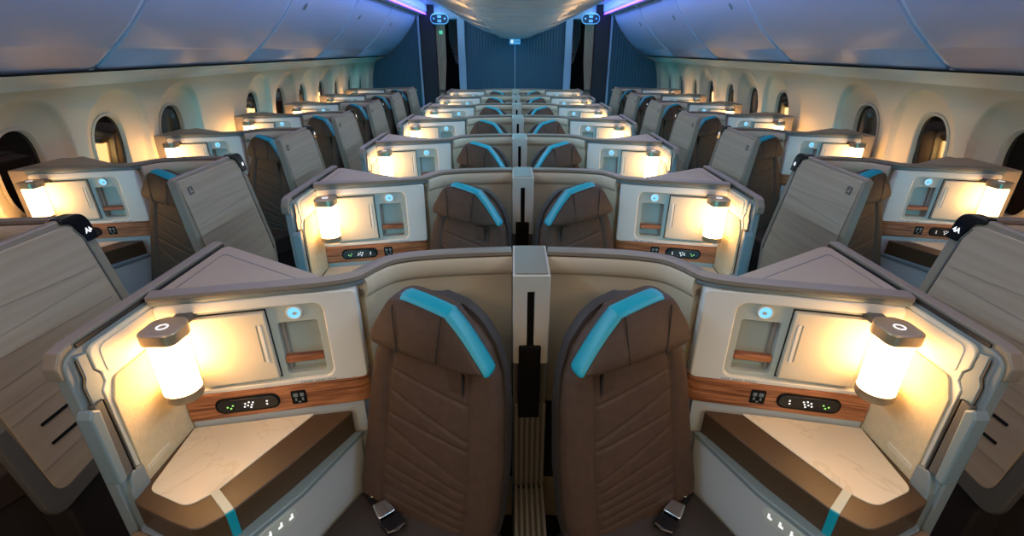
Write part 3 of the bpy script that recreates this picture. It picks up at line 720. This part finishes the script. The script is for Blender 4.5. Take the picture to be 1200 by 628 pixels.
    # fabric tab under the headrest
    mb = MB(); mb.box(-.110, -.070, .036-LEAN*.46, .044-LEAN*.46, .880, .962, fn=S); tb = B(mb, 'pull_tab', 'leather_brown', bevel=.002)
    mb = MB(); mb.box(-.1145, -.1102, .034-LEAN*.46, .045-LEAN*.46, .872, .947, fn=S); mb.build('tab_edge', 'seam_black', tb, b, s)
    # cushion: padded block with wedge towards the aisle
    mb = MB(); cu = rpoly([(-.225, -.02), (.215, -.02), (.225, .34), (.19, .50), (-.21, .50)], [.02, .02, .05, .06, .06], 5)
    mb.prism(cu, .345, .474, fn=S); B(mb, 'cushion', 'leather_dark', bevel=.022, seg=4)
    mb = MB()
    for k in range(9):
        y0 = .12+k*.04
        mb.tube([S((-.15, y0, .4745)), S((.15, y0+.05*(1-k/8), .4745))], .0016, 6)
    B(mb, 'quilting', 'seam_black')['kind'] = 'stuff'
    mb = MB(); mb.prism(rpoly([(-.21, -.10), (.20, -.10), (.20, .46), (-.19, .46)], .03), .02, .350, fn=S); B(mb, 'base', 'seat_base', bevel=.01)
    # seat belt with buckle near the console side of the back
    def K(p):   # local frame on the cushion by the buckle
        a = radians(-28); x = .080+1.25*(cos(a)*p[0]-sin(a)*p[1]); y = .072+1.25*(sin(a)*p[0]+cos(a)*p[1]); return S((x, y, .480+p[2]*1.2))
    mb = MB(); mb.tube([S(p) for p in ((.215, -.010, .470), (.190, .030, .486), (.155, .045, .488), (.12, .060, .488))], .008, 8); sb = B(mb, 'seat_belt', 'black_matte')
    mb = MB(); mb.prism(rpoly([(-.002, -.022), (.040, -.018), (.044, .016), (-.002, .022)], .006), .0, .018, fn=K); mb.build('buckle', 'chrome', sb, b, s, bevel=.004, seg=3)
    mb = MB(); mb.prism(rpoly([(-.044, -.022), (-.006, -.024), (-.006, .024), (-.044, .020)], .006), .0, .014, fn=K); mb.build('buckle_housing', 'black_gloss', sb, b, s, bevel=.003)
    mb = MB(); mb.tube([K((-.042, -.02, .012)), K((-.05, 0, .014)), K((-.042, .02, .012))], .003, 6); mb.build('tongue', 'chrome', sb, b, s)
    mb = MB(); mb.prism(rrect(.068, .092, -.010, .010, .006), .004, .012, fn=K); mb.build('adjuster', 'chrome', sb, b, s, bevel=.002)
    return r

# ---- side wing (aisle screen) of the window suites, in right-hand cabin coordinates
def mk_wing(s, label, txt=None):
    b = (1.55, 1.36, 0); r = empty('aisle_screen', (s*b[0], b[1], b[2]), label, 'aisle screen')
    B = lambda mb, n, m, par=None, **k: mb.build(n, m, par or r, b, s, **k)
    def Wf(p):  # (y, z, t) -> lean; t outboard
        return (1.585 - (1.17-p[1])*.155 + p[2], p[0], p[1])
    def W(p): return Wf((p[1], p[2], p[0]))
    outer = rpoly([(1.045, .36), (1.61, .42), (1.69, .62), (1.665, 1.175), (1.075, 1.165)], [.06, .06, .06, .075, .02], 8)
    mb = MB(); mb.prism(outer, 0.0, .026, 'yzx', fn=W); B(mb, 'screen_frame', 'wing_frame', bevel=.006, seg=3)
    dark = rpoly([(1.040, .355), (1.615, .405), (1.60, .46), (1.095, .42), (1.085, .70), (1.040, .70)], [.06, .05, .01, .05, .01, .01], 6)
    mb = MB(); mb.prism(dark, -.004, .024, 'yzx', fn=W); B(mb, 'lower_edge', 'wing_dark', bevel=.006)
    inner = rpoly([(1.092, .418), (1.585, .460), (1.640, .62), (1.612, 1.150), (1.092, 1.150)], [.045, .05, .03, .055, .012], 8)
    mb = MB(); mb.prism(inner, -.006, .002, 'yzx', fn=W); pn = B(mb, 'fabric_face', 'wing_fabric', bevel=.003)
    # dark seam + trim strip + number plate along the far edge
    sm = [(1.612, .62), (1.640, .62), (1.6235, 1.06), (1.607, 1.110), (1.600, 1.105), (1.616, 1.055), (1.634, .66)]
    mb = MB(); mb.prism([(1.642, .60), (1.648, .60), (1.622, 1.092), (1.600, 1.135), (1.594, 1.132), (1.615, 1.090)], -.0075, .0, 'yzx', fn=W); B(mb, 'seam', 'wing_dark')
    plate = rpoly([(1.628, 1.075), (1.674, 1.075), (1.669, 1.179), (1.566, 1.178), (1.566, 1.160), (1.604, 1.150)], [.0, .003, .075, .01, .003, .03], 8)
    mb = MB(); mb.prism(plate, -.010, .030, 'yzx', fn=W); pl = B(mb, 'number_plate', 'black_gloss', bevel=.003)
    if txt:
        text_mesh('seat_number', txt, .026, 'white_mark', pl,
                  lambda v: Vector(((W((-.0105-v.z, 0, 1.112+v.y))[0]-b[0])*s, 1.648-v.x-b[1], 1.112+v.y)))
    else:
        mb = MB(); mb.prism([(1.640, 1.105), (1.656, 1.105), (1.655, 1.122), (1.647, 1.126), (1.640, 1.118)], -.0108, -.0098, 'yzx', fn=W); mb.build('seat_number', 'white_mark', pl, b, s)
    # small square emblem high on the near side
    mb = MB(); mb.prism(rrect(1.135, 1.170, 1.075, 1.112, .004), -.009, -.005, 'yzx', fn=W); em = B(mb, 'emblem', 'wing_dark', bevel=.001)
    mb = MB(); mb.prism([(1.143, 1.085), (1.162, 1.085), (1.162, 1.091), (1.150, 1.091), (1.150, 1.104), (1.143, 1.104)], -.0098, -.009, 'yzx', fn=W); mb.build('emblem_mark', 'wing_fabric', em, b, s)
    # handle slots
    for (a, z) in ((1.125, .66), (1.125, .60)):
        pass
    for ya, za in ((1.16, .635), (1.155, .565)):
        mb = MB(); mb.prism(rrect(ya, ya+.13, za, za+.010, .004), -.0085, -.004, 'yzx', fn=W); B(mb, 'slot', 'black_matte')
    # edge lip down the near side, and piping lines
    mb = MB(); mb.prism(rpoly([(1.046, .72), (1.066, .70), (1.088, 1.155), (1.074, 1.158), (1.052, .90)], .004), -.007, .030, 'yzx', fn=W); B(mb, 'near_edge', 'wing_frame', bevel=.003)
    mb = MB()
    for z0, z1 in ((1.02, .985), (.93, .945), (.88, .862), (.80, .815), (.745, .74), (.69, .705), (.515, .52)):
        mb.prism([(1.094, z0), (1.60, z1), (1.60, z1+.0025), (1.094, z0+.0025)], -.0070, -.005, 'yzx', fn=W)
    o = mb.build('stitch_line', 'wing_frame', pn, b, s); o['kind'] = 'stuff'
    # base the screen stands on
    mb = MB(); mb.box(1.50, 1.60, 1.12, 1.66, .0, .40); B(mb, 'plinth', 'seat_base', bevel=.01)
    return r

def mk_post(label):
    b = (0, 1.29, 0); r = empty('divider_post', b, label, 'post')
    B = lambda mb, n, m, par=None, **k: mb.build(n, m, par or r, b, 1, **k)
    # housing: walls around an open slot in front
    n = 5
    mb = MB(); ident2 = ident
    mb.ringplate(rrect(-.052, .052, .86, 1.150, .006, n), rrect(-.011, .009, .875, 1.098, .004, n), 1.180, 1.205)
    mb.box(-.052, .052, 1.205, 1.402, .80, 1.150)
    B(mb, 'housing', 'white_post', bevel=.004, seg=3)
    mb = MB(); mb.box(-.012, .010, 1.203, 1.2045, .874, 1.10); B(mb, 'slot', 'black_matte')
    mb = MB(); mb.box(-.045, .045, 1.186, 1.392, 1.1505, 1.1535); B(mb, 'top_cap', 'rail_grey', bevel=.002)
    mb = MB(); mb.box(-.052, .052, 1.195, 1.402, .0, .86); B(mb, 'lower_column', 'wing_dark', bevel=.004)  # dark material takes the place of deep shadow below the housing
    mb = MB(); mb.box(-.034, .030, 1.172, 1.196, .66, .925); B(mb, 'latch_cover', 'black_matte', bevel=.004)
    for i in range(6):
        x = -.046+i*.0175
        mb = MB(); mb.box(x, x+.010, 1.184, 1.196, .05, .70); B(mb, 'rib', 'floor_rib', bevel=.002)
    return r
mat('white_post', (0.47, 0.44, 0.38), 0.42)

# ------------------------------------------------------------------ lay out the cabin
ORD = ['first', 'second', 'third', 'fourth', 'fifth', 'sixth', 'farthest']
PIT = 1.10; NR = 7
SHY = 0.30       # window suites: moved outboard and aft
def lab(fmt, k, side, blk):
    row = 'nearest row' if k == 0 else ('farthest row' if k == NR-1 else ORD[k] + ' row from the camera')
    return fmt % (side + ' ' + blk, row)
for s, side, SHX in ((-1.02, 'left', 1.570), (1, 'right', 1.545)):
    specs = [
        (mk_divider, 'curved beige partition behind the %s seat, %s', 'partitions behind the seats', 7, 7),
        (mk_console, 'white and walnut console beside the %s seat, %s', 'consoles beside the seats', 7, 7),
        (mk_lamp, 'glowing cylindrical lamp by the %s seat, %s', 'glowing lamps on the consoles', 7, 7),
        (mk_armrest, 'marble topped side table by the %s seat, %s', 'side tables with marble tops', 3, 3),
        (mk_seat, 'brown leather seat with teal headrest edge, %s, %s', 'brown leather seats', 7, 7)]
    for fn, fmt, grp, nc, ns in specs:
        c0 = fn(s, lab(fmt, 0, side, 'centre')); c0['group'] = grp
        for k in range(1, nc): copy_tree(c0, (0, PIT*k, 0), lab(fmt, k, side, 'centre'))
        if fn is mk_console:
            w0 = mk_console(s, lab(fmt, 0, side, 'window'), wide=.10); w0['group'] = grp
            w0.location.x += s*SHX; w0.location.y += SHY
            for k in range(1, ns): copy_tree(w0, (0, PIT*k, 0), lab(fmt, k, side, 'window'))
        else:
            ix, iy = (-.03, -.03) if fn is mk_seat else (0, 0)
            for k in range(ns): copy_tree(c0, (s*(SHX+ix), SHY+iy+PIT*k, 0), lab(fmt, k, side, 'window'))
    p0 = mk_privacy(s, lab('tan lined privacy wall of the %s suite, %s', 0, side, 'centre')); p0['group'] = 'privacy walls along the aisles'
    for k in range(1, NR): copy_tree(p0, (0, PIT*k, 0), lab('tan lined privacy wall of the %s suite, %s', k, side, 'centre'))
    fmt = 'grey striped aisle screen of the %s seat, %s'
    w0 = mk_wing(s, lab(fmt, 0, side, 'window'), '4A'); w0['group'] = 'aisle screens of the window seats'
    w1 = mk_wing(s, lab(fmt, 1, side, 'window')); w1['group'] = 'aisle screens of the window seats'; w1.location.y += PIT
    for k in range(2, NR): copy_tree(w1, (0, PIT*(k-1), 0), lab(fmt, k, side, 'window'))
fmt = 'narrow pale post with dark vertical slot between the centre seats, %s'
p0 = mk_post(fmt % 'nearest row'); p0['group'] = 'posts between the centre seats'
for k in range(1, NR): copy_tree(p0, (0, PIT*k, 0), fmt % ('farthest row' if k == NR-1 else ORD[k] + ' row from the camera'))
# ribbed tunnel cover on the floor between the two nearest seats
tr = empty('ribbed_floor_cover', (0, .85, 0), 'ribbed pale cover running between the two nearest centre seats', 'floor cover')
mb = MB(); mb.box(-.05, .05, .45, 1.17, 0, .36); mb.build('box', 'wing_dark', tr, (0, .85, 0), bevel=.004)
for i in range(6):
    x = -.046+i*.0175
    mb = MB(); mb.box(x, x+.010, .45, 1.172, .358, .372); mb.build('rib', 'floor_rib', tr, (0, .85, 0), bevel=.002)
